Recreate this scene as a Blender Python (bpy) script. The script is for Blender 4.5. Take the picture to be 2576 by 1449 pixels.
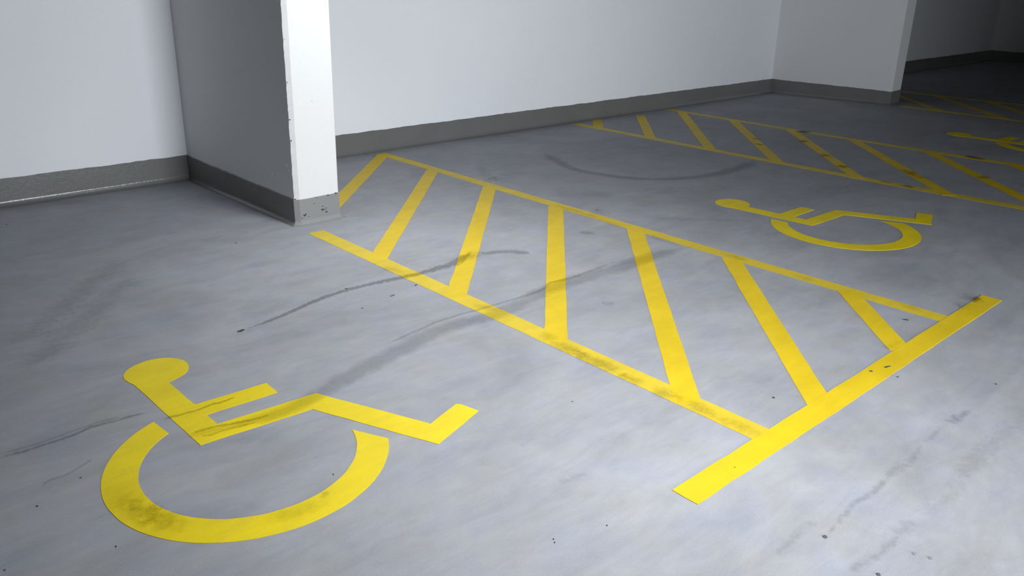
import bpy, bmesh, math, random
from mathutils import Vector, noise

for o in list(bpy.data.objects):
    bpy.data.objects.remove(o)
C = bpy.context.scene.collection
SC = bpy.context.scene

# ------------------------------------------------------------------ camera
# photograph is 2576 x 1449; metres; x runs along the bay wall, y points at it
F_PX, YAW, PITCH, ROLL = 2054.8, math.radians(42.4498), math.radians(21.2274), math.radians(0.8511)
cam = bpy.data.cameras.new('camera')
cam.sensor_fit = 'HORIZONTAL'
cam.sensor_width = 36.0
cam.lens = 36.0 * F_PX / 2576.0
cam.clip_end = 200
camo = bpy.data.objects.new('camera', cam)
C.objects.link(camo)
fwd = Vector((math.sin(YAW) * math.cos(PITCH), math.cos(YAW) * math.cos(PITCH), -math.sin(PITCH)))
rgt = Vector((math.cos(YAW), -math.sin(YAW), 0))
upv = rgt.cross(fwd)
r2 = rgt * math.cos(ROLL) + upv * math.sin(ROLL)
u2 = upv * math.cos(ROLL) - rgt * math.sin(ROLL)
from mathutils import Matrix
m = Matrix((r2, u2, -fwd)).transposed().to_4x4()
m.translation = Vector((0, 0, 1.55))
camo.matrix_world = m
SC.camera = camo

# ------------------------------------------------------------------ world, lamps, exposure
SC.view_settings.view_transform = 'Standard'
SC.view_settings.look = 'None'
SC.view_settings.gamma = 1.0
SC.view_settings.exposure = 0.0
SC.view_settings.use_curve_mapping = False
w = bpy.data.worlds.new('world')
SC.world = w
w.use_nodes = True
WORLD_STRENGTH = 0.0
w.node_tree.nodes['Background'].inputs[0].default_value = (0.8, 0.9, 1.0, 1)
w.node_tree.nodes['Background'].inputs[1].default_value = WORLD_STRENGTH

def area(name, loc, target, sx, sy, power, col=(1, 1, 1), spread=180):
    l = bpy.data.lights.new(name, 'AREA')
    l.shape = 'RECTANGLE'
    l.size, l.size_y = sx, sy
    l.energy = power
    l.color = col
    l.spread = math.radians(spread)
    o = bpy.data.objects.new(name, l)
    C.objects.link(o)
    o.location = loc
    d = Vector(target) - Vector(loc)
    o.rotation_euler = d.to_track_quat('-Z', 'Y').to_euler()
    return o

# daylight through the entrance opening behind the camera
area('entrance_daylight', (3.05, -4.72, 1.2), (3.05, 0, 1.2), 1.9, 2.2, 96, (0.90, 0.95, 1.0))
area('entrance_daylight_deep', (3.05, -4.70, 1.2), (3.85, 0, 1.2), 1.8, 2.2, 172, (0.90, 0.95, 1.0), 100)


# ------------------------------------------------------------------ materials
def mat(name):
    m = bpy.data.materials.new(name)
    m.use_nodes = True
    nt = m.node_tree
    return m, nt, nt.nodes['Principled BSDF']

def N(nt, typ, **kw):
    n = nt.nodes.new(typ)
    for k, v in kw.items():
        if k in ('op', 'operation'):
            n.operation = v
        else:
            setattr(n, k, v)
    return n

def L(nt, a, b):
    nt.links.new(a, b)

def pos(nt, scale=(1, 1, 1), rot=0.0):
    g = N(nt, 'ShaderNodeNewGeometry')
    mp = N(nt, 'ShaderNodeMapping')
    mp.inputs['Scale'].default_value = scale
    mp.inputs['Rotation'].default_value = (0, 0, rot)
    L(nt, g.outputs['Position'], mp.inputs['Vector'])
    return mp.outputs['Vector']

def noise_tex(nt, vec, scale, detail=3.0, rough=0.55, dist=0.0):
    n = N(nt, 'ShaderNodeTexNoise')
    n.inputs['Scale'].default_value = scale
    n.inputs['Detail'].default_value = detail
    n.inputs['Roughness'].default_value = rough
    n.inputs['Distortion'].default_value = dist
    L(nt, vec, n.inputs['Vector'])
    return n.outputs['Fac']

def remap(nt, fac, a, b, c, d):
    r = N(nt, 'ShaderNodeMapRange')
    r.inputs[1].default_value, r.inputs[2].default_value = a, b
    r.inputs[3].default_value, r.inputs[4].default_value = c, d
    L(nt, fac, r.inputs[0])
    return r.outputs[0]

def math2(nt, op, a, b):
    n = N(nt, 'ShaderNodeMath', operation=op)
    for i, v in enumerate((a, b)):
        if isinstance(v, (int, float)):
            n.inputs[i].default_value = v
        else:
            L(nt, v, n.inputs[i])
    return n.outputs[0]

def scale_col(nt, col, fac):
    n = N(nt, 'ShaderNodeVectorMath', operation='SCALE')
    if isinstance(col, tuple):
        n.inputs[0].default_value = col[:3]
    else:
        L(nt, col, n.inputs[0])
    L(nt, fac, n.inputs['Scale'])
    return n.outputs[0]

def mixc(nt, fac, a, b):
    n = N(nt, 'ShaderNodeMix', data_type='RGBA')
    if isinstance(fac, (int, float)):
        n.inputs[0].default_value = fac
    else:
        L(nt, fac, n.inputs[0])
    for i, v in ((6, a), (7, b)):
        if isinstance(v, tuple):
            n.inputs[i].default_value = (*v[:3], 1)
        else:
            L(nt, v, n.inputs[i])
    return n.outputs[2]

def bump(nt, bs, h, strength, dist):
    b = N(nt, 'ShaderNodeBump')
    b.inputs['Strength'].default_value = strength
    b.inputs['Distance'].default_value = dist
    L(nt, h, b.inputs['Height'])
    L(nt, b.outputs[0], bs.inputs['Normal'])

FLOOR_COL = (0.332, 0.340, 0.360)
def floor_mat():
    m, nt, bs = mat('grey_epoxy_floor')
    p = pos(nt)
    cloud = noise_tex(nt, p, 1.15, 5, 0.62, 1.0)
    streak = noise_tex(nt, pos(nt, (0.75, 2.0, 1), -0.12), 1.9, 5, 0.62, 1.3)
    streak2 = noise_tex(nt, pos(nt, (1.0, 3.4, 1), 0.22), 3.4, 5, 0.65, 1.6)
    blot = noise_tex(nt, p, 6.5, 4, 0.6, 0.6)
    fine = noise_tex(nt, p, 190.0, 2, 0.6)
    tint = noise_tex(nt, p, 5.0, 2, 0.5)
    v = math2(nt, 'ADD', remap(nt, cloud, 0.3, 0.7, -0.11, 0.11), remap(nt, streak, 0.3, 0.7, -0.075, 0.075))
    v = math2(nt, 'ADD', v, remap(nt, streak2, 0.3, 0.7, -0.055, 0.055))
    v = math2(nt, 'ADD', v, remap(nt, blot, 0.3, 0.7, -0.035, 0.035))
    v = math2(nt, 'ADD', v, remap(nt, fine, 0.3, 0.7, -0.05, 0.05))
    v = math2(nt, 'ADD', v, 1.0)
    base = mixc(nt, remap(nt, tint, 0.35, 0.65, 0, 1), (FLOOR_COL[0] * 1.02, FLOOR_COL[1] * 1.01, FLOOR_COL[2] * 0.98), (FLOOR_COL[0] * 0.97, FLOOR_COL[1] * 0.98, FLOOR_COL[2] * 1.05))
    L(nt, scale_col(nt, base, v), bs.inputs['Base Color'])
    L(nt, remap(nt, streak, 0.3, 0.7, 0.55, 0.70), bs.inputs['Roughness'])
    bs.inputs['Specular IOR Level'].default_value = 0.18
    bump(nt, bs, noise_tex(nt, p, 45.0, 3, 0.6), 0.10, 0.002)
    return m

def coat_mat(name, col, rough):
    m, nt, bs = mat(name)
    p = pos(nt)
    v = math2(nt, 'ADD', remap(nt, noise_tex(nt, p, 3.0, 4, 0.6), 0.3, 0.7, -0.05, 0.05), remap(nt, noise_tex(nt, p, 120.0, 2, 0.6), 0.3, 0.7, -0.03, 0.03))
    v = math2(nt, 'ADD', v, 1.0)
    L(nt, scale_col(nt, col, v), bs.inputs['Base Color'])
    bs.inputs['Roughness'].default_value = rough
    bs.inputs['Specular IOR Level'].default_value = 0.45
    bump(nt, bs, noise_tex(nt, p, 38.0, 4, 0.65), 0.35, 0.004)
    return m

def wall_mat(name, col, speck=True, rough=0.75):
    m, nt, bs = mat(name)
    p = pos(nt)
    v = math2(nt, 'ADD', remap(nt, noise_tex(nt, p, 0.8, 3, 0.55), 0.3, 0.7, -0.015, 0.015), remap(nt, noise_tex(nt, p, 140.0, 2, 0.6), 0.3, 0.7, -0.02, 0.02))
    v = math2(nt, 'ADD', v, 1.0)
    c = scale_col(nt, col, v)
    if speck:
        sp = noise_tex(nt, p, 42.0, 1, 0.4)
        sel = noise_tex(nt, p, 6.0, 1, 0.4)
        k = math2(nt, 'MULTIPLY', remap(nt, sp, 0.79, 0.83, 0, 1), remap(nt, sel, 0.5, 0.6, 0, 1))
        c = mixc(nt, math2(nt, 'MULTIPLY', k, 0.35), c, (0.12, 0.115, 0.11))
    L(nt, c, bs.inputs['Base Color'])
    bs.inputs['Roughness'].default_value = rough
    bs.inputs['Specular IOR Level'].default_value = 0.3
    h = math2(nt, 'ADD', noise_tex(nt, p, 60.0, 3, 0.6), math2(nt, 'MULTIPLY', noise_tex(nt, p, 9.0, 2, 0.5), 0.8))
    bump(nt, bs, h, 0.12, 0.003)
    return m

def paint_mat(name, col, wear):
    """yellow traffic paint; wear = how much traffic has dulled it"""
    m, nt, bs = mat(name)
    p = pos(nt)
    cloud = noise_tex(nt, p, 3.2, 4, 0.6, 0.5)
    streak = noise_tex(nt, pos(nt, (0.8, 4.0, 1), -0.2), 3.0, 4, 0.6, 0.6)
    fine = noise_tex(nt, p, 170.0, 2, 0.6)
    v = math2(nt, 'ADD', remap(nt, cloud, 0.3, 0.7, -0.07, 0.07), remap(nt, streak, 0.3, 0.7, -0.05, 0.05))
    v = math2(nt, 'ADD', v, remap(nt, fine, 0.3, 0.7, -0.03, 0.03))
    v = math2(nt, 'ADD', v, 1.0)
    c = scale_col(nt, col, v)
    scuff = math2(nt, 'MULTIPLY', remap(nt, noise_tex(nt, pos(nt, (1, 3.0, 1), 0.4), 4.5, 6, 0.7, 0.3), 0.55 - 0.05 * wear, 0.78, 0, 1), remap(nt, noise_tex(nt, p, 95.0, 3, 0.7), 0.38, 0.6, 0.25, 1))
    c = mixc(nt, math2(nt, 'MULTIPLY', scuff, 0.20 + 0.40 * wear), c, (0.33, 0.30, 0.12))
    L(nt, c, bs.inputs['Base Color'])
    bs.inputs['Roughness'].default_value = 0.5
    bs.inputs['Specular IOR Level'].default_value = 0.3
    bump(nt, bs, noise_tex(nt, p, 70.0, 3, 0.65), 0.15, 0.002)
    return m

def plain_mat(name, col, rough=0.7, nscale=60.0):
    m, nt, bs = mat(name)
    v = remap(nt, noise_tex(nt, pos(nt), nscale, 3, 0.6), 0.3, 0.7, 0.8, 1.2)
    L(nt, scale_col(nt, col, v), bs.inputs['Base Color'])
    bs.inputs['Roughness'].default_value = rough
    return m

_film = {}
def film_mat(kind, s):
    """thin dirt left on the floor: darkens what lies below it, ragged at its edges"""
    key = (kind, s)
    if key in _film:
        return _film[key]
    m = bpy.data.materials.new('%s_dirt' % kind)
    m.use_nodes = True
    nt = m.node_tree
    for n in list(nt.nodes):
        nt.nodes.remove(n)
    out = N(nt, 'ShaderNodeOutputMaterial')
    tr = N(nt, 'ShaderNodeBsdfTransparent')
    uv = N(nt, 'ShaderNodeUVMap')
    sep = N(nt, 'ShaderNodeSeparateXYZ')
    L(nt, uv.outputs[0], sep.inputs[0])
    g = N(nt, 'ShaderNodeNewGeometry')
    if kind == 'blob':
        ln = N(nt, 'ShaderNodeVectorMath', operation='LENGTH')
        L(nt, uv.outputs[0], ln.inputs[0])
        d = ln.outputs['Value']
    else:
        d = math2(nt, 'ABSOLUTE', sep.outputs[1], 0)
        # both ends fade: u runs 0..1
        e = math2(nt, 'MULTIPLY', math2(nt, 'ABSOLUTE', math2(nt, 'SUBTRACT', sep.outputs[0], 0.5), 0), 2.0)
        d = math2(nt, 'ADD', d, remap(nt, e, 0.82, 1.0, 0, 0.8))
    big = noise_tex(nt, g.outputs['Position'], {'crack': 55.0, 'scuff': 16.0, 'smear': 42.0, 'blob': 26.0}[kind], 4, 0.7)
    fine = noise_tex(nt, g.outputs['Position'], 120.0, 3, 0.7)
    amp = {'crack': 0.75, 'scuff': 0.5, 'smear': 1.5, 'blob': 0.9}[kind]
    d = math2(nt, 'ADD', d, remap(nt, big, 0.3, 0.7, -amp * 0.5, amp * 0.5))
    k = remap(nt, d, *({'crack': (0.35, 0.62), 'scuff': (0.30, 0.95), 'smear': (0.0, 0.9), 'blob': (0.15, 0.95)}[kind]), 1, 0)
    k = math2(nt, 'MULTIPLY', k, remap(nt, fine, 0.35, 0.6, {'crack': 0.8, 'scuff': 0.7, 'smear': 0.5, 'blob': 0.4}[kind], 1.0))
    # never reaches the rim of the strip
    rim = math2(nt, 'ABSOLUTE', sep.outputs[1], 0) if kind != 'blob' else ln.outputs['Value']
    k = math2(nt, 'MULTIPLY', k, remap(nt, rim, 0.75, 0.98, 1, 0))
    k = math2(nt, 'MULTIPLY', k, 1.0 - math.sqrt(1.0 - s))
    L(nt, mixc(nt, k, (1, 1, 1), (0.0, 0.0, 0.0)), tr.inputs[0])
    L(nt, tr.outputs[0], out.inputs[0])
    _film[key] = m
    return m

M_FLOOR = floor_mat()
M_COAT = coat_mat('grey_skirting_coat', (0.172, 0.172, 0.165), 0.24)
M_COAT_PALER = coat_mat('paler_skirting_coat', (0.245, 0.245, 0.242), 0.6)  # lighter, rougher grey for the near pier's front and chamfer
M_WALL = wall_mat('white_wall_paint', (0.88, 0.893, 0.92))
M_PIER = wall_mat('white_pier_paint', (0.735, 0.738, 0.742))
M_SLAB = wall_mat('bare_concrete', (0.13, 0.13, 0.128), False, 0.9)
M_YEL = paint_mat('yellow_line_paint', (0.69, 0.495, 0.014), 0.0)
M_YEL_SYM = paint_mat('yellow_symbol_paint', (0.80, 0.625, 0.005), 0.25)
M_YEL_WORN = paint_mat('worn_yellow_paint', (0.66, 0.495, 0.035), 0.6)
M_CHIP = plain_mat('dark_chipped_concrete', (0.035, 0.034, 0.03))
M_FLECK = plain_mat('dark_grit', (0.05, 0.05, 0.052))
M_GUM = plain_mat('flattened_gum', (0.09, 0.092, 0.10), 0.6, 400.0)
M_GUMPALE = plain_mat('grey_flattened_gum', (0.24, 0.245, 0.26), 0.6, 400.0)

# ------------------------------------------------------------------ mesh helpers
def link(name, bm, material, parent=None, smooth=False):
    me = bpy.data.meshes.new(name)
    bmesh.ops.recalc_face_normals(bm, faces=bm.faces)
    bm.to_mesh(me)
    bm.free()
    me.materials.append(material)
    if smooth:
        for p in me.polygons:
            p.use_smooth = True
    o = bpy.data.objects.new(name, me)
    C.objects.link(o)
    if parent:
        o.parent = parent
    return o

def box(bm, x0, x1, y0, y1, z0, z1):
    v = [bm.verts.new((x, y, z)) for z in (z0, z1) for y in (y0, y1) for x in (x0, x1)]
    for f in ((0, 1, 3, 2), (4, 5, 7, 6), (0, 1, 5, 4), (2, 3, 7, 6), (0, 2, 6, 4), (1, 3, 7, 5)):
        bm.faces.new([v[i] for i in f])

def empty(name, loc):
    o = bpy.data.objects.new(name, None)
    o.empty_display_size = 0.1
    C.objects.link(o)
    o.location = loc
    return o

def tag(o, label, cat, group=None, kind=None):
    o['label'] = label
    o['category'] = cat
    if group:
        o['group'] = group
    if kind:
        o['kind'] = kind
    return o

def struct(o, label):
    o['kind'] = 'structure'
    o['label'] = label
    return o

def wobble(pts, step, amp, seed, closed=True):
    """break straight edges into short hand-painted ones"""
    out = []
    n = len(pts)
    for i in range(n if closed else n - 1):
        a, b = Vector(pts[i]), Vector(pts[(i + 1) % n])
        d = b - a
        k = max(1, int(d.length / step))
        nrm = Vector((-d.y, d.x)).normalized() if d.length > 1e-6 else Vector((0, 0))
        for j in range(k):
            q = a + d * (j / k)
            if j:
                q = q + nrm * amp * noise.noise(Vector((q.x * 9 + seed, q.y * 9, seed * 3.1))) * 2
            out.append((q.x, q.y))
    if not closed:
        out.append(tuple(pts[-1]))
    return out

def slab(name, outline, z1, material, parent, z0=-0.0005, step=0.05, amp=0.0016, seed=0.0, origin=None):
    """a coat of paint: outline in metres on the floor, real thickness"""
    P = wobble(outline, step, amp, seed) if step else outline
    ox, oy = origin if origin else (0, 0)
    bm = bmesh.new()
    top = [bm.verts.new((x - ox, y - oy, z1)) for x, y in P]
    bot = [bm.verts.new((x - ox, y - oy, z0)) for x, y in P]
    bm.faces.new(top)
    n = len(P)
    for i in range(n):
        bm.faces.new((top[i], bot[i], bot[(i + 1) % n], top[(i + 1) % n]))
    bmesh.ops.triangulate(bm, faces=[f for f in bm.faces if len(f.verts) > 4])
    o = link(name, bm, material, parent)
    return o

# ------------------------------------------------------------------ the setting
def wall_y(x):
    return 6.325 - 0.008 * x

X0, X1, Y0, ZC = -7.0, 27.0, -4.7, 2.75
bm = bmesh.new()
box(bm, X0, X1, Y0, 6.6, -0.15, 0.0)
floor_o = struct(link('floor', bm, M_FLOOR), 'smooth grey coated concrete garage floor with scuffs and fine cracks')

bm = bmesh.new()
vv = []
for (x, y) in ((X0, wall_y(X0)), (X1, wall_y(X1)), (X1, 6.6), (X0, 6.6)):
    vv.append((bm.verts.new((x, y, -0.05)), bm.verts.new((x, y, ZC))))
for i in range(4):
    a, b = vv[i], vv[(i + 1) % 4]
    bm.faces.new((a[0], b[0], b[1], a[1]))
bm.faces.new([q[1] for q in vv])
bm.faces.new([q[0] for q in vv])
struct(link('wall_back', bm, M_WALL), 'long white painted wall at the head of the parking bays')
for nm, b in (('wall_left', (X0 - .2, X0, Y0, 6.6)), ('wall_right', (X1, X1 + .2, Y0, 6.6))):
    bm = bmesh.new()
    box(bm, *b, -0.05, ZC)
    struct(link(nm, bm, M_SLAB), 'bare concrete garage wall outside the picture')
bm = bmesh.new()      # the entrance opening lies behind the camera, x 2.0 to 4.1
box(bm, X0, 2.0, Y0 - .3, Y0, -0.05, ZC)
box(bm, 4.1, X1, Y0 - .3, Y0, -0.05, ZC)
box(bm, 2.0, 4.1, Y0 - .3, Y0, 2.35, ZC)
struct(link('wall_front', bm, M_SLAB), 'bare concrete wall with the entrance opening behind the camera')
bm = bmesh.new()
box(bm, 9.5, 9.75, Y0, -0.4, -0.05, ZC)  # unseen wall, added to keep the entrance daylight off the far right
struct(link('wall_blocker', bm, M_SLAB), 'added bare concrete wall outside the picture, shading the far right')
bm = bmesh.new()
box(bm, X0, X1, Y0, 6.6, ZC, ZC + 0.2)
struct(link('ceiling', bm, M_SLAB), 'bare concrete garage ceiling')

def skirting(name, path, hts, parent, cove=0.036, proud=0.003, seed=1.0, paler=None):
    """coved grey coat along a polyline (x, y), room on the right hand; each straight run has its own mitred strip"""
    V = [Vector(p) for p in path]
    ns = []
    for i in range(len(V) - 1):
        d = (V[i + 1] - V[i]).normalized()
        ns.append(Vector((d.y, -d.x)))
    bm = bmesh.new()
    for i in range(len(V) - 1):
        def mit(j):
            n0 = ns[j - 1] if j > 0 else ns[j]
            n1 = ns[j] if j < len(ns) else ns[j - 1]
            b = n0 + n1
            return b * (2.0 / max(0.4, b.length_squared))
        b0, b1 = mit(i), mit(i + 1)
        n = max(1, int((V[i + 1] - V[i]).length / 0.05))
        rows = []
        for j in range(n + 1):
            t = j / n
            q = V[i].lerp(V[i + 1], t)
            b = b0.lerp(b1, t) if n == 1 else (b0 if j == 0 else b1 if j == n else ns[i])
            h = hts[i] * (1 - t) + hts[i + 1] * t
            h2 = h + 0.0045 * noise.noise(Vector((q.x * 5 + seed, q.y * 5, 0.3))) + 0.004 * noise.noise(Vector((q.x * 23 + seed, q.y * 23, 1.3)))
            prof = [(-0.01, h2), (proud * 0.6, h2), (proud, h2 - 0.004), (proud, h * 0.6), (proud, cove + 0.008), (proud, cove)]
            for k in range(1, 7):
                an = math.pi / 2 * k / 6
                prof.append((proud + cove * (1 - math.cos(an)), cove * (1 - math.sin(an))))
            prof.append((proud + cove + 0.012, -0.0015))
            row = []
            for off, z in prof:
                jit = 0.0015 * noise.noise(Vector((q.x * 11, q.y * 11, z * 30 + seed)))
                v = q + b * (off + (jit if off > proud else 0))
                row.append(bm.verts.new((v.x, v.y, z)))
            rows.append(row)
        for j in range(n):
            for k in range(len(rows[0]) - 1):
                f = bm.faces.new((rows[j][k], rows[j + 1][k], rows[j + 1][k + 1], rows[j][k + 1]))
                f.smooth = k >= 5
                if paler and i in paler:
                    f.material_index = 1
    o = link(name, bm, M_COAT, parent)
    if paler:
        o.data.materials.append(M_COAT_PALER)
    return o

PIERS = [  # back-left, front-left, front-right, back-right
    ((2.342, 6.45), (2.376, 4.672), (2.690, 4.672), (2.715, 6.45)),
    ((10.55, 6.45), (10.81, 4.672), (11.095, 4.672), (11.10, 6.45)),
    ((18.58, 6.45), (18.86, 4.672), (19.16, 4.672), (19.2, 6.45)),
]
PLAB = ['white pier nearest the camera, chipped edge and black pits in its grey foot',
        'second white pier, half in shade, beyond the middle wheelchair symbol',
        'farthest white pier, almost lost in the dark at the right edge']
xs = [X0] + [q for p in PIERS for q in (p[0][0], p[3][0])] + [X1]
for i, nm in enumerate(('baseboard_left', 'baseboard_middle', 'baseboard_right', 'baseboard_far')):
    a, b = xs[2 * i] - 0.05, xs[2 * i + 1] + 0.08
    o = skirting(nm, [(b, wall_y(b)), (a, wall_y(a))][::-1], [0.19, 0.19], None, seed=3.0 + i)
    struct(o, ['grey coved skirting coat on the wall left of the near pier', 'grey coved skirting coat between the two nearer piers', 'dark grey skirting coat beyond the second pier', 'dark grey skirting coat beyond the farthest pier'][i])

def pier(i):
    bl, fl, fr, br = PIERS[i]
    t = tag(empty('wall_pier', ((fl[0] + fr[0]) / 2, 5.4, 0)), PLAB[i], 'pillar', 'white piers along the wall')
    ox, oy = t.location.x, t.location.y
    ch = 0.034
    base = [bl, (fl[0] - 0.02 * (fl[0] - bl[0]) / 1.78, fl[1] + 0.02), fl, (fl[0] + ch * 0.85, fl[1] - ch * 0.5), (fr[0] - 0.006, fr[1] - ch * 0.5), (fr[0], fr[1] - ch * 0.5 + 0.006), br]
    bm = bmesh.new()
    nz = 150 if i == 0 else 40
    rows = []
    for k in range(nz + 1):
        z = -0.02 + (ZC + 0.02) * k / nz
        row = []
        for j, (x, y) in enumerate(base):
            dx = dy = 0
            if j == 2:      # the knocked edge
                a = noise.noise(Vector((z * 22, 7.7 + i, 0))) * 0.003 + noise.noise(Vector((z * 60, 1.7 + i, 0))) * 0.0025
                c = max(0, noise.noise(Vector((z * 9, 3.1 + i, 0))) - 0.35) * 0.02
                dx, dy = a + c, 0
            if j == 3:
                dx = noise.noise(Vector((z * 14, 5.5 + i, 0))) * 0.0015
            lean = 0.017 * z if i == 0 else 0.0
            row.append(bm.verts.new((x + dx + lean - ox, y + dy - oy, z)))
        rows.append(row)
    for k in range(nz):
        for j in range(len(base) - 1):
            bm.faces.new((rows[k][j], rows[k][j + 1], rows[k + 1][j + 1], rows[k + 1][j]))
        bm.faces.new((rows[k][-1], rows[k][0], rows[k + 1][0], rows[k + 1][-1]))
    link('pier_shaft', bm, M_PIER, t)
    w0, w1 = wall_y(bl[0]) , wall_y(br[0])
    def on(a, b, y):
        f = (y - a[1]) / (b[1] - a[1])
        return (a[0] + (b[0] - a[0]) * f, y)
    path = [on(bl, fl, w0), fl, base[3], (fr[0], fr[1] - ch * 0.5), on(fr, br, w1)]
    o = skirting('skirting_coat', [(x - ox, y - oy) for x, y in path][::1], [0.19, 0.168, 0.166, 0.170, 0.19], t, cove=0.030, seed=20.0 + i, paler=(1, 2) if i == 0 else None)
    o['label'] = 'grey coat around the foot of the pier'
    if i == 0:
        y = base[3][1] - 0.0035
        rnd = random.Random(5)
        for (fx, z, w, h) in ((0.56, 0.075, .020, .013), (0.60, 0.077, .010, .006), (0.655, 0.055, .020, .011), (0.66, 0.082, .009, .006), (0.57, .098, .013, .005),
                              (0.10, 0.060, .013, .016), (0.13, 0.064, .012, .009), (0.075, .064, .008, .008), (0.03, .046, .009, .006), (0.20, .048, .006, .005), (0.63, .072, .014, .004),
                              (0.36, .128, .012, .005), (0.13, .072, .005, .005), (0.72, 0.165, .02, .007), (0.93, .168, .022, .010), (0.42, 0.163, .014, .003)):
            bm = bmesh.new()
            x = base[3][0] + (fr[0] - base[3][0]) * fx
            ring = []
            m_ = 9
            for k in range(m_):
                an = 2 * math.pi * k / m_
                r = rnd.uniform(0.55, 1.1)
                ring.append(bm.verts.new((x - ox + math.cos(an) * w * .5 * r, y - oy - 0.0012, z + math.sin(an) * h * .5 * r)))
            c = bm.verts.new((x - ox, y - oy - 0.0022, z))
            for k in range(m_):
                bm.faces.new((ring[k], ring[(k + 1) % m_], c))
            back = [bm.verts.new((v.co.x, y - oy + 0.003, v.co.z)) for v in ring]
            for k in range(m_):
                bm.faces.new((ring[k], back[k], back[(k + 1) % m_], ring[(k + 1) % m_]))
            link('chip', bm, M_CHIP, t)
        # pale scrapes and a grimy joint on the shaded side
        def side(yy, off):
            f_ = (yy - bl[1]) / (fl[1] - bl[1])
            return bl[0] + (fl[0] - bl[0]) * f_ - off - ox
        for (yy, z, ln, wd) in ((4.97, .78, .035, .004), (4.93, .285, .018, .006), (4.945, .262, .012, .005), (4.90, .27, .007, .004), (6.02, .30, .012, .004), (4.735, .37, .018, .004), (4.715, .345, .012, .003)):
            bm = bmesh.new()
            q = [(yy - wd / 2, z), (yy + wd / 2, z - ln * .1), (yy + wd * .7, z + ln), (yy + wd * .2, z + ln * 1.05)]
            fr_ = [bm.verts.new((side(y_, 0.0012) + 0.017 * z_, y_ - oy, z_)) for y_, z_ in q]
            bk = [bm.verts.new((side(y_, -0.002) + 0.017 * z_, y_ - oy, z_)) for y_, z_ in q]
            bm.faces.new(fr_)
            for k in range(4):
                bm.faces.new((fr_[k], bk[k], bk[(k + 1) % 4], fr_[(k + 1) % 4]))
            link('scrape', bm, M_WALL, t)
        # nicks in the knocked edge
        for z, s in ((0.675, .012), (0.60, .008), (0.90, .009), (1.15, .006), (0.172, .016), (0.545, .013), (.22, .007)):
            bm = bmesh.new()
            bmesh.ops.create_icosphere(bm, subdivisions=1, radius=s * .5)
            for v in bm.verts:
                v.co = Vector((v.co.x * .9 + fl[0] + 0.017 * z + 0.004 + rnd.uniform(0, .008) - ox, v.co.y * .5 + fl[1] - 0.003 - oy, v.co.z * .7 * rnd.uniform(.6, 1.2) + z))
            link('chip', bm, M_CHIP, t)
    return t
for i in range(3):
    pier(i)

# ------------------------------------------------------------------ ceiling lamps (above the frame)
def ceiling_lamp(x, y, power, label):
    t = tag(empty('ceiling_lamp', (x, y, ZC)), label, 'lamp', 'louvred ceiling lamps')
    bm = bmesh.new()      # open-bottomed metal housing
    box(bm, -.20, .20, -.66, .66, -.03, 0)
    box(bm, -.20, -.185, -.66, .66, -.13, -.03)
    box(bm, .185, .20, -.66, .66, -.13, -.03)
    box(bm, -.185, .185, -.66, -.645, -.13, -.03)
    box(bm, -.185, .185, .645, .66, -.13, -.03)
    link('housing', bm, M_SLAB, t)
    l = area('lamp_light', (0, 0, -.128), (0, 0, -1), .3, 1.2, power, (0.96, 0.98, 1.0), 120)
    l.parent = t
ceiling_lamp(1.98, 1.05, 43.5, 'louvred lamp on the ceiling over the near end of the hatched aisle')
ceiling_lamp(2.70, 3.60, 27, 'louvred lamp on the ceiling in front of the near pier')

# ------------------------------------------------------------------ yellow markings
def rect_between(a, b, wd):
    a, b = Vector(a), Vector(b)
    d = (b - a).normalized()
    n = Vector((-d.y, d.x)) * wd / 2
    return [tuple(a - n), tuple(b - n), tuple(b + n), tuple(a + n)]

def hatch(label, low, up, bar, stripes, seed, stripe_mat=None):
    cx_ = (low[0][0] + up[0][0]) / 2
    t = tag(empty('hatched_marking', (cx_, 3.0, 0)), label, 'floor marking', 'yellow hatched aisles beside the bays')
    org = (cx_, 3.0)
    slab('border_line', low, 0.0010, M_YEL_WORN, t, seed=seed, origin=org)
    slab('border_line', up, 0.0010, M_YEL_WORN, t, seed=seed + 1.7, origin=org)
    for k, (a, b, wd) in enumerate(stripes):
        slab('hatch_stripe', rect_between(a, b, wd), 0.0015 + 0.00002 * k, stripe_mat or M_YEL, t, seed=seed + 4 + k, origin=org)
    if bar:
        slab('end_bar', bar, 0.0020, M_YEL, t, seed=seed + 3.3, origin=org)
    return t

H1 = []
for c in (1.368, 0.646, -0.073, -0.797):
    H1.append(((2.393, 2.393 + c), (4.006, 4.006 + c), 0.105))
H1.append(((2.76, 2.76 - 1.521), (4.000, 4.000 - 1.521), 0.105))
H1.append(((3.50, 3.50 - 2.243), (4.016, 4.016 - 2.243), 0.102))
H1.append(((2.72, 2.72 + 2.122), (4.035, 4.035 + 2.105), 0.108))
hatch('bright yellow hatched aisle with its end bar, in front of the near pier',
      [(2.350, 1.23), (2.456, 1.23), (2.456, 4.462), (2.350, 4.467)],
      [(3.976, 1.23), (4.074, 1.23), (4.080, 6.176), (3.985, 6.176)],
      [(1.881, 1.181), (4.503, 1.183), (4.505, 1.280), (1.882, 1.281)], H1, 10.0)
H2 = []
H2.append(((6.56, 6.56 - 0.715), (6.93, 6.93 - 0.73), 0.106))
H2.append(((6.56, 6.56 - 1.423), (7.56, 7.56 - 1.46), 0.104))
for c0, c1 in ((-2.14, -2.20), (-2.853, -2.915), (-3.586, -3.63), (-4.307, -4.33), (-5.06, -5.08), (-5.80, -5.84)):
    x0 = 6.55 if c0 > -5 else max(6.6, 1.28 - c0)
    H2.append(((x0, x0 + c0), (8.15, 8.15 + c1), 0.104))
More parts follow.
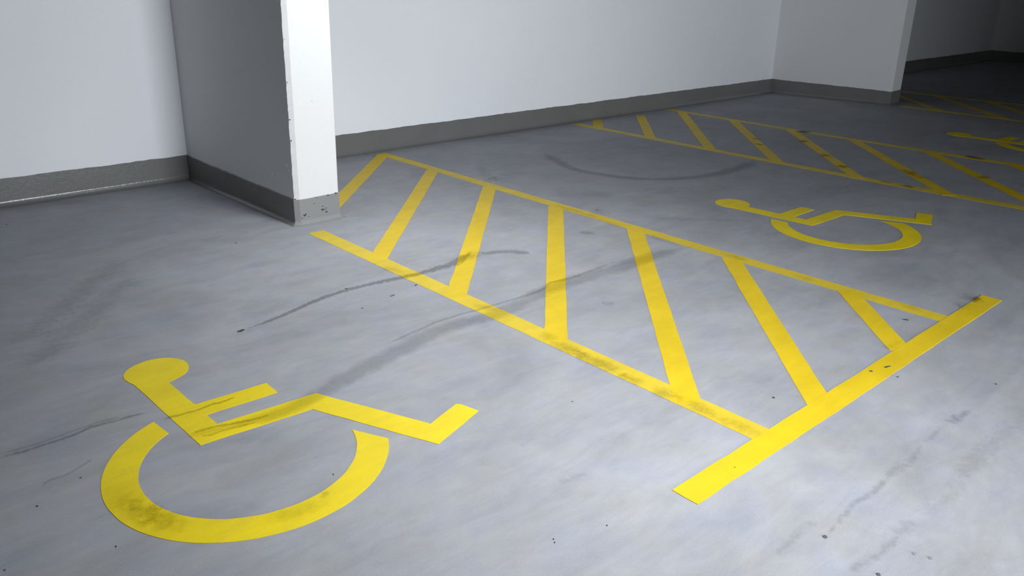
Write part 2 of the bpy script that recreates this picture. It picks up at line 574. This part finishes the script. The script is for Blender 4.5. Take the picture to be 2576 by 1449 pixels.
hatch('second yellow hatched aisle, darkened by black tyre scuffs, running up to the wall',
      [(6.560, 1.23), (6.670, 1.23), (6.605, 3.0), (6.600, 6.17), (6.500, 6.19), (6.505, 3.0)],
      [(8.165, 1.23), (8.275, 1.23), (8.190, 3.2), (8.185, 4.2), (8.235, 6.16), (8.145, 6.18), (8.095, 4.2), (8.100, 3.0)],
      [(6.05, 1.18), (8.75, 1.18), (8.75, 1.28), (6.05, 1.28)], H2, 40.0)
H3 = []
for c in (-6.82, -7.58, -8.26, -9.0):
    x0 = max(10.85, 1.28 - c)
    H3.append(((x0, x0 + c), (12.27, 12.27 + c), 0.10))
H3.append(((11.25, 11.25 - 6.1), (12.0, 12.0 - 6.1), 0.10))
hatch('faint hatched aisle in the dark behind the farthest wheelchair symbol',
      [(10.79, 1.23), (10.89, 1.23), (10.89, 4.5), (10.79, 4.5)],
      [(12.22, 1.23), (12.32, 1.23), (12.32, 6.1), (12.22, 6.1)], None, H3, 70.0, M_YEL_WORN)  # stripes get the worn paint to dim them, standing in for darkness

FIG = [(0.835, 3.123), (0.827, 3.154), (0.822, 3.191), (0.83, 3.23), (0.846, 3.257), (0.868, 3.278), (0.898, 3.294), (0.933, 3.304), (0.97, 3.305), (1.002, 3.293), (1.032, 3.273), (1.057, 3.241), (1.069, 3.206), (1.069, 3.17), (1.059, 3.132), (1.043, 3.105), (1.018, 3.083), (0.986, 3.068), (0.946, 3.055), (0.953, 2.818), (0.962, 2.812), (1.237, 2.799), (1.234, 2.698), (0.955, 2.709), (0.958, 2.622), (1.345, 2.595), (1.543, 2.117), (1.705, 2.172), (1.718, 2.157), (1.737, 2.076), (1.480, 1.989), (1.271, 2.494), (0.854, 2.523), (0.851, 2.603), (0.838, 3.064)]
WC = (0.9612, 2.3555)
def symbol(label, dx, dy, rot, seed, tail=False):
    t = tag(empty('wheelchair_symbol', (WC[0] + dx, WC[1] + dy, 0)), label, 'floor marking', 'yellow wheelchair symbols on the bays')
    cs, sn = math.cos(rot), math.sin(rot)
    def tf(p):
        x, y = p[0] - WC[0], p[1] - WC[1]
        return (x * cs - y * sn, x * sn + y * cs)
    slab('seated_figure', [tf(p) for p in FIG], 0.0015, M_YEL_SYM, t, seed=seed, amp=0.0013)
    # open wheel: outer arc, then the inner one back
    def ang(p):
        return math.atan2(p[1] - WC[1], p[0] - WC[0])
    a0, a1 = ang((0.789, 2.787)), ang((1.360, 2.140)) + 2 * math.pi
    b0, b1 = ang((0.799, 2.675)), ang((1.303, 2.271)) + 2 * math.pi
    pts = []
    n = 70
    for k in range(n + 1):
        a = a0 + (a1 - a0) * k / n
        pts.append((WC[0] + .464 * math.cos(a), WC[1] + .464 * math.sin(a)))
    for k in range(n + 1):
        a = b1 + (b0 - b1) * k / n
        pts.append((WC[0] + .3545 * math.cos(a), WC[1] + .3545 * math.sin(a)))
    J = []
    for k, p in enumerate(pts):
        q = 1 + 0.0035 * noise.noise(Vector((p[0] * 14 + seed, p[1] * 14, 2.0)))
        J.append((WC[0] + (p[0] - WC[0]) * q, WC[1] + (p[1] - WC[1]) * q))
    bm = bmesh.new()
    Q = [tf(p) for p in J]
    top = [bm.verts.new((x, y, 0.0015)) for x, y in Q]
    bot = [bm.verts.new((x, y, -0.0005)) for x, y in Q]
    k2 = len(Q)
    for k in range(n):
        bm.faces.new((top[k], top[k + 1], top[k2 - 2 - k], top[k2 - 1 - k]))
    for k in range(k2):
        bm.faces.new((top[k], bot[k], bot[(k + 1) % k2], top[(k + 1) % k2]))
    link('wheel_arc', bm, M_YEL_SYM, t)
    return t
symbol('large yellow wheelchair symbol nearest the camera', 0, 0, 0, 3.0)
symbol('yellow wheelchair symbol between the two hatched aisles', 4.137, -0.012, 0.040, 5.0)
symbol('dim yellow wheelchair symbol in the shade at the right edge', 8.40, 0.04, 0.02, 8.0)

# ------------------------------------------------------------------ cracks, tyre scuffs and grit on the floor
FILMS = [
 ('crack', 0.46, [(1.366, 3.341, 0.0136), (1.394, 3.34, 0.0159), (1.472, 3.35, 0.0162), (1.584, 3.372, 0.0189), (1.695, 3.405, 0.022), (1.838, 3.446, 0.0259), (1.964, 3.467, 0.0273), (2.023, 3.468, 0.0252), (2.131, 3.467, 0.0288), (2.224, 3.458, 0.0325), (2.339, 3.44, 0.0362), (2.465, 3.431, 0.0401), (2.603, 3.433, 0.0476), (2.691, 3.437, 0.0533), (2.776, 3.472, 0.0478), (2.874, 3.52, 0.0359), (2.951, 3.561, 0.0241)]),
 ('crack', 0.92, [(1.364, 3.342, 0.0119), (1.382, 3.339, 0.0136), (1.403, 3.344, 0.0067)]),
 ('crack', 0.35, [(2.91, 3.471, 0.0285), (2.991, 3.441, 0.0434), (3.078, 3.397, 0.044), (3.117, 3.336, 0.0507), (3.142, 3.277, 0.0215)]),
 ('scuff', 0.3, [(0.821, 2.611, 0.0282), (0.905, 2.591, 0.0344), (1.012, 2.564, 0.035), (1.16, 2.549, 0.0389), (1.322, 2.57, 0.0462), (1.475, 2.62, 0.055), (1.634, 2.662, 0.0663), (1.799, 2.697, 0.0671), (2.003, 2.741, 0.0611), (2.2, 2.756, 0.0581), (2.352, 2.733, 0.056), (2.51, 2.736, 0.0559), (2.724, 2.79, 0.0648), (2.883, 2.804, 0.0657), (3.092, 2.8, 0.0706), (3.304, 2.786, 0.0744), (3.511, 2.787, 0.0719), (3.796, 2.78, 0.0713), (4.0, 2.757, 0.0605)]),
 ('crack', 0.26, [(1.743, 2.771, 0.0114), (1.89, 2.804, 0.0141), (2.022, 2.824, 0.0127), (2.121, 2.842, 0.0133), (2.216, 2.842, 0.014), (2.296, 2.838, 0.012), (2.384, 2.829, 0.0146), (2.527, 2.823, 0.0152), (2.693, 2.816, 0.0157), (2.804, 2.825, 0.0152), (2.9, 2.866, 0.0165), (3.004, 2.849, 0.0236), (3.064, 2.847, 0.0175), (3.219, 2.858, 0.0152), (3.467, 2.869, 0.0131)]),
 ('crack', 0.42, [(0.318, 2.884, 0.0099), (0.364, 2.876, 0.0114), (0.412, 2.874, 0.0101), (0.456, 2.876, 0.0088), (0.493, 2.874, 0.0103), (0.551, 2.876, 0.0104), (0.602, 2.892, 0.0107), (0.655, 2.887, 0.0093), (0.693, 2.879, 0.0094), (0.756, 2.878, 0.0111), (0.807, 2.858, 0.0095)]),
 ('crack', 0.25, [(0.324, 2.911, 0.0086), (0.417, 2.896, 0.0088), (0.5, 2.9, 0.0089), (0.573, 2.907, 0.0091), (0.655, 2.909, 0.0125), (0.731, 2.888, 0.0095)]),
 ('crack', 0.4, [(0.815, 2.782, 0.0092), (0.849, 2.776, 0.0124), (0.905, 2.769, 0.0094), (0.948, 2.763, 0.0094), (1.004, 2.77, 0.0112), (1.04, 2.763, 0.0097), (1.108, 2.771, 0.0082)]),
 ('crack', 0.4, [(0.854, 2.614, 0.0142), (0.9, 2.613, 0.0115), (0.948, 2.605, 0.0102), (0.979, 2.592, 0.0117), (1.032, 2.576, 0.0118), (1.073, 2.563, 0.0089), (1.146, 2.553, 0.009)]),
 ('crack', 0.3, [(0.873, 2.583, 0.0085), (0.908, 2.564, 0.0113), (0.951, 2.562, 0.0086), (0.993, 2.555, 0.0087), (1.076, 2.538, 0.0073)]),
 ('crack', 0.3, [(0.376, 2.608, 0.0069), (0.405, 2.632, 0.0087), (0.453, 2.632, 0.0064), (0.499, 2.649, 0.0076), (0.557, 2.677, 0.0052)]),
 ('smear', 0.2, [(0.525, 3.864, 0.0734), (0.629, 3.911, 0.0838), (0.778, 4.049, 0.0763), (0.967, 4.286, 0.0727), (1.15, 4.51, 0.0848), (1.352, 4.68, 0.0823)]),
 ('smear', 0.2, [(0.544, 3.548, 0.0684), (0.682, 3.678, 0.0878), (0.855, 3.893, 0.0975), (1.007, 4.047, 0.0855), (1.241, 4.354, 0.0739)]),
 ('scuff', 0.30, [(5.202, 5.284, 0.1061), (5.077, 5.019, 0.0717), (4.987, 4.808, 0.0568), (4.936, 4.619, 0.0576), (4.97, 4.426, 0.0567), (5.014, 4.248, 0.0556), (5.113, 4.081, 0.0551), (5.279, 3.93, 0.0482), (5.551, 3.816, 0.0563), (5.891, 3.778, 0.0655), (6.251, 3.818, 0.0746), (6.507, 3.881, 0.0601)]),
 ('smear', 0.17, [(4.294, 3.314, 0.0489), (4.363, 3.22, 0.0584), (4.495, 3.088, 0.0488), (4.646, 2.938, 0.049), (4.785, 2.812, 0.0395)]),
 ('smear', 0.17, [(4.389, 5.209, 0.0415), (4.233, 4.964, 0.0663), (4.197, 4.785, 0.1059), (4.405, 4.826, 0.1204), (4.603, 4.848, 0.0841)]),
 ('smear', 0.17, [(4.192, 4.111, 0.1017), (4.325, 4.077, 0.1162), (4.464, 3.964, 0.1172), (4.516, 3.833, 0.0804)]),
 ('smear', 0.35, [(3.699, 3.396, 0.0339), (3.709, 3.343, 0.0425), (3.745, 3.325, 0.034)]),
 ('smear', 0.17, [(4.142, 3.707, 0.0408), (4.151, 3.66, 0.0511), (4.196, 3.663, 0.0294)]),
 ('smear', 0.35, [(3.006, 0.872, 0.0206), (3.047, 0.86, 0.0253), (3.105, 0.853, 0.0157), (3.17, 0.848, 0.0105)]),
 ('smear', 0.2, [(2.796, 0.872, 0.0104), (2.837, 0.861, 0.0088), (2.936, 0.866, 0.0127), (3.0, 0.863, 0.0095)]),
 ('smear', 0.22, [(2.471, 0.852, 0.0159), (2.513, 0.852, 0.0188), (2.564, 0.848, 0.019), (2.639, 0.846, 0.015), (2.774, 0.863, 0.008)]),
 ('smear', 0.28, [(2.049, 0.836, 0.005), (2.104, 0.842, 0.0089), (2.163, 0.849, 0.0122), (2.226, 0.853, 0.012), (2.293, 0.854, 0.0134), (2.375, 0.847, 0.0153), (2.48, 0.85, 0.0118)]),
 ('smear', 0.15, [(2.337, 0.716, 0.0323), (2.395, 0.692, 0.035), (2.475, 0.676, 0.0242), (2.64, 0.69, 0.0309), (2.806, 0.701, 0.036), (2.998, 0.704, 0.0421), (3.237, 0.681, 0.0503)]),
 ('smear', 0.22, [(1.943, 0.716, 0.0111), (1.988, 0.71, 0.0131), (2.055, 0.696, 0.0139), (2.15, 0.693, 0.013), (2.215, 0.696, 0.0063)]),
 ('smear', 0.17, [(1.831, 0.891, 0.0119), (1.92, 0.893, 0.015), (2.041, 0.898, 0.0169), (2.091, 0.886, 0.0142)]),
 ('smear', 0.16, [(2.204, 0.706, 0.0285), (2.255, 0.698, 0.0284), (2.307, 0.703, 0.0173)]),
 ('smear', 0.35, [(4.363, 1.306, 0.0491), (4.422, 1.299, 0.0729), (4.421, 1.285, 0.0511)]),
 ('smear', 0.2, [(4.243, 1.309, 0.0546), (4.263, 1.279, 0.0632), (4.332, 1.276, 0.04)]),
 ('smear', 0.2, [(3.457, 1.314, 0.027), (3.522, 1.308, 0.0234), (3.592, 1.303, 0.0158)]),
 ('smear', 0.25, [(2.886, 2.485, 0.026), (2.917, 2.472, 0.0318), (2.932, 2.446, 0.0211)]),
 ('smear', 0.15, [(1.692, 1.792, 0.0118), (1.731, 1.793, 0.0095), (1.761, 1.794, 0.0072)]),
 ('smear', 0.15, [(1.627, 1.55, 0.0127), (1.685, 1.535, 0.0171), (1.75, 1.524, 0.013)]),
]
BLOBS = [
  (0.38,)+(2.38, 2.228, 0.075, -88.545, 0.05),
  (0.42,)+(2.38, 2.063, 0.099, -89.012, 0.05),
  (0.38,)+(2.375, 1.862, 0.046, -89.674, 0.045),
  (0.33,)+(2.38, 1.703, 0.043, -89.718, 0.05),
  (0.3,)+(2.385, 1.533, 0.083, -92.421, 0.05),
  (0.25,)+(2.385, 1.36, 0.058, -89.976, 0.045),
  (0.4,)+(0.591, 2.226, 0.095, -70.92, 0.06),
  (0.2,)+(0.557, 2.333, 0.093, -80.49, 0.06),
  (0.25,)+(0.919, 1.965, 0.074, -12.348, 0.04),
  (0.35,)+(1.032, 1.987, 0.015, 17.964, 0.02),
  (0.25,)+(2.407, 2.38, 0.039, -90.85, 0.045),
  (0.3,)+(2.42, 2.818, 0.055, -67.76, 0.04),
  (0.25,)+(2.374, 3.566, 0.064, -76.596, 0.04),
  (0.35,)+(2.86, 3.466, 0.067, 18.907, 0.05),
  (0.6,)+(8.12, 4.34, 0.081, -94.452, 0.09),
  (0.45,)+(7.372, 4.425, 0.065, -77.358, 0.05),
  (0.5,)+(7.134, 4.253, 0.051, -87.343, 0.04),
  (0.5,)+(7.636, 4.062, 0.057, -83.29, 0.07),
  (0.42,)+(7.165, 3.573, 0.063, -71.684, 0.08),
  (0.5,)+(6.846, 3.244, 0.053, -74.292, 0.08),
  (0.45,)+(7.068, 2.759, 0.142, -128.937, 0.06),
  (0.35,)+(6.97, 2.619, 0.059, -108.243, 0.05),
  (0.55,)+(6.576, 2.562, 0.063, -92.114, 0.045),
  (0.4,)+(6.577, 2.745, 0.047, -95.249, 0.04),
  (0.45,)+(7.397, 2.294, 0.056, -122.05, 0.07),
  (0.6,)+(8.181, 2.657, 0.11, -105.437, 0.06),
  (0.25,)+(4.011, 3.736, 0.151, -90.672, 0.045),
  (0.25,)+(3.987, 3.422, 0.091, -92.673, 0.04),
  (0.25,)+(3.957, 2.967, 0.098, -94.043, 0.045),
  (0.3,)+(4.027, 2.465, 0.057, -87.293, 0.045),
  (0.2,)+(4.014, 2.025, 0.061, -93.529, 0.04),
  (0.2,)+(4.036, 1.45, 0.051, -94.122, 0.035),
]
FLECKS = [
  (3.865, 1.399, 0.018, -55.966, 0.012),
  (2.679, 1.399, 0.006, -40.704, 0.01),
  (3.197, 1.252, 0.011, -20.696, 0.01),
  (3.289, 1.226, 0.024, -12.047, 0.01),
  (3.478, 0.861, 0.006, -77.484, 0.008),
  (2.026, 3.488, 0.012, -40.108, 0.004),
  (2.156, 3.255, 0.022, 8.359, 0.004),
  (1.947, 3.212, 0.006, -40.243, 0.004),
  (1.925, 4.571, 0.007, -39.711, 0.006),
  (2.331, 3.298, 0.019, 27.924, 0.004),
  (0.457, 2.159, 0.003, -41.156, 0.004),
  (0.197, 2.256, 0.003, -41.206, 0.004),
  (0.34, 2.511, 0.005, -41.058, 0.004),
  (0.485, 2.584, 0.004, -2.336, 0.004),
  (3.232, 1.155, 0.007, -40.616, 0.006),
  (1.109, 2.068, 0.004, -77.962, 0.003),
  (1.414, 1.346, 0.002, -41.147, 0.003),
  (1.588, 1.298, 0.002, -41.107, 0.003),
  (2.145, 1.221, 0.002, -40.95, 0.002),
  (0.978, 5.844, 0.007, -39.514, 0.006),
  (2.057, 1.893, 0.002, -40.721, 0.002),
  (1.422, 1.359, 0.001, -41.139, 0.002),
]
ZF = 0.0026
def ribbon(name, kind, s, P, parent, k):
    bm = bmesh.new()
    uvl = bm.loops.layers.uv.new('UVMap')
    # smooth resample
    Q = []
    for i in range(len(P) - 1):
        p0, p1, p2, p3 = P[max(0, i - 1)], P[i], P[i + 1], P[min(len(P) - 1, i + 2)]
        for j in range(4):
            t = j / 4
            Q.append(tuple(0.5 * (2 * b + (c - a) * t + (2 * a - 5 * b + 4 * c - d) * t * t + (3 * b - a - 3 * c + d) * t ** 3) for a, b, c, d in zip(p0, p1, p2, p3)))
    Q.append(P[-1])
    ln = [0.0]
    for i in range(1, len(Q)):
        ln.append(ln[-1] + math.hypot(Q[i][0] - Q[i - 1][0], Q[i][1] - Q[i - 1][1]))
    rows = []
    wide = 1.25
    for i, q in enumerate(Q):
        a, b = Q[max(0, i - 1)], Q[min(len(Q) - 1, i + 1)]
        d = Vector((b[0] - a[0], b[1] - a[1])).normalized()
        n = Vector((-d.y, d.x)) * abs(q[2]) * wide
        rows.append((bm.verts.new((q[0] + n.x, q[1] + n.y, ZF + 0.00003 * k)), bm.verts.new((q[0] - n.x, q[1] - n.y, ZF + 0.00003 * k))))
    for i in range(len(Q) - 1):
        f = bm.faces.new((rows[i][0], rows[i][1], rows[i + 1][1], rows[i + 1][0]))
        for lp, (u, v) in zip(f.loops, ((ln[i], 1), (ln[i], -1), (ln[i + 1], -1), (ln[i + 1], 1))):
            lp[uvl].uv = (u / ln[-1], v)
    return link(name, bm, film_mat(kind, s), parent)

for k, (kind, s, P) in enumerate(FILMS):
    ribbon({'crack': 'floor_crack', 'scuff': 'tyre_scuff', 'smear': 'dirt_smear'}[kind], kind, s, P, floor_o, k)

for k, (s, x, y, rl, an, hw) in enumerate(BLOBS):
    bm = bmesh.new()
    uvl = bm.loops.layers.uv.new('UVMap')
    a = math.radians(an)
    rl *= 1.0 if x > 6 else 1.5
    u, v = Vector((math.cos(a), math.sin(a))) * rl * 1.2, Vector((-math.sin(a), math.cos(a))) * hw * 1.1
    ring = []
    for j in range(12):
        t = 2 * math.pi * j / 12
        p = u * math.cos(t) + v * math.sin(t)
        ring.append((bm.verts.new((x + p.x, y + p.y, ZF + 0.0012 + 0.00003 * k)), (math.cos(t), math.sin(t))))
    f = bm.faces.new([q[0] for q in ring])
    for lp, q in zip(f.loops, ring):
        lp[uvl].uv = q[1]
    link('paint_smudge', bm, film_mat('blob', min(0.9, s * (1.45 if x > 6 else 1.0))), floor_o)

rnd = random.Random(11)
for k, (x, y, rl, an, hw) in enumerate(FLECKS):
    bm = bmesh.new()
    a = math.radians(an)
    u, v = Vector((math.cos(a), math.sin(a))), Vector((-math.sin(a), math.cos(a)))
    rl, hw = max(rl, 0.003), max(hw * 0.6, 0.0018)
    n = 8
    ring, low = [], []
    for j in range(n):
        t = 2 * math.pi * j / n
        r = rnd.uniform(0.65, 1.1)
        p = u * math.cos(t) * rl * r + v * math.sin(t) * hw * r
        low.append(bm.verts.new((p.x, p.y, 0)))
        ring.append(bm.verts.new((p.x * .7, p.y * .7, 0.0016 + rnd.uniform(0, .0008))))
    bm.faces.new(ring)
    bm.faces.new(low[::-1])
    for j in range(n):
        bm.faces.new((low[j], low[(j + 1) % n], ring[(j + 1) % n], ring[j]))
    o = link('grit_fleck', bm, M_FLECK, floor_o)
    o.location = (x, y, 0.0015)

def gum(x, y, r, material, label, seed):
    rnd = random.Random(seed)
    bm = bmesh.new()
    rings = []
    n = 18
    rad = [1 + rnd.uniform(-.08, .08) for _ in range(n)]
    for f, z in ((1.0, 0.0), (0.97, 0.0012), (0.8, 0.0022), (0.45, 0.0020)):
        rings.append([bm.verts.new((math.cos(2 * math.pi * j / n) * r * f * rad[j], math.sin(2 * math.pi * j / n) * r * f * rad[j], z + rnd.uniform(-.0002, .0002) * (z > 0))) for j in range(n)])
    for a, b in zip(rings, rings[1:]):
        for j in range(n):
            bm.faces.new((a[j], a[(j + 1) % n], b[(j + 1) % n], b[j]))
    bm.faces.new(rings[-1])
    bm.faces.new(rings[0][::-1])
    o = link('gum_spot', bm, material, None, smooth=True)
    o.location = (x, y, 0.0)
    tag(o, label, 'gum', 'trodden gum on the floor')
gum(2.037, 0.838, 0.0075, M_GUM, 'dark round gum spot at the end of a faint crack, lower right', 1)
gum(1.997, 0.658, 0.0064, M_GUM, 'dark gum spot cut by the bottom edge, lower right', 2)
gum(2.162, 0.629, 0.0068, M_GUMPALE, 'pale grey gum smear low down near the right corner, left of its twin', 3)
gum(2.178, 0.590, 0.0070, M_GUMPALE, 'pale grey gum smear nearest the lower right corner', 4)
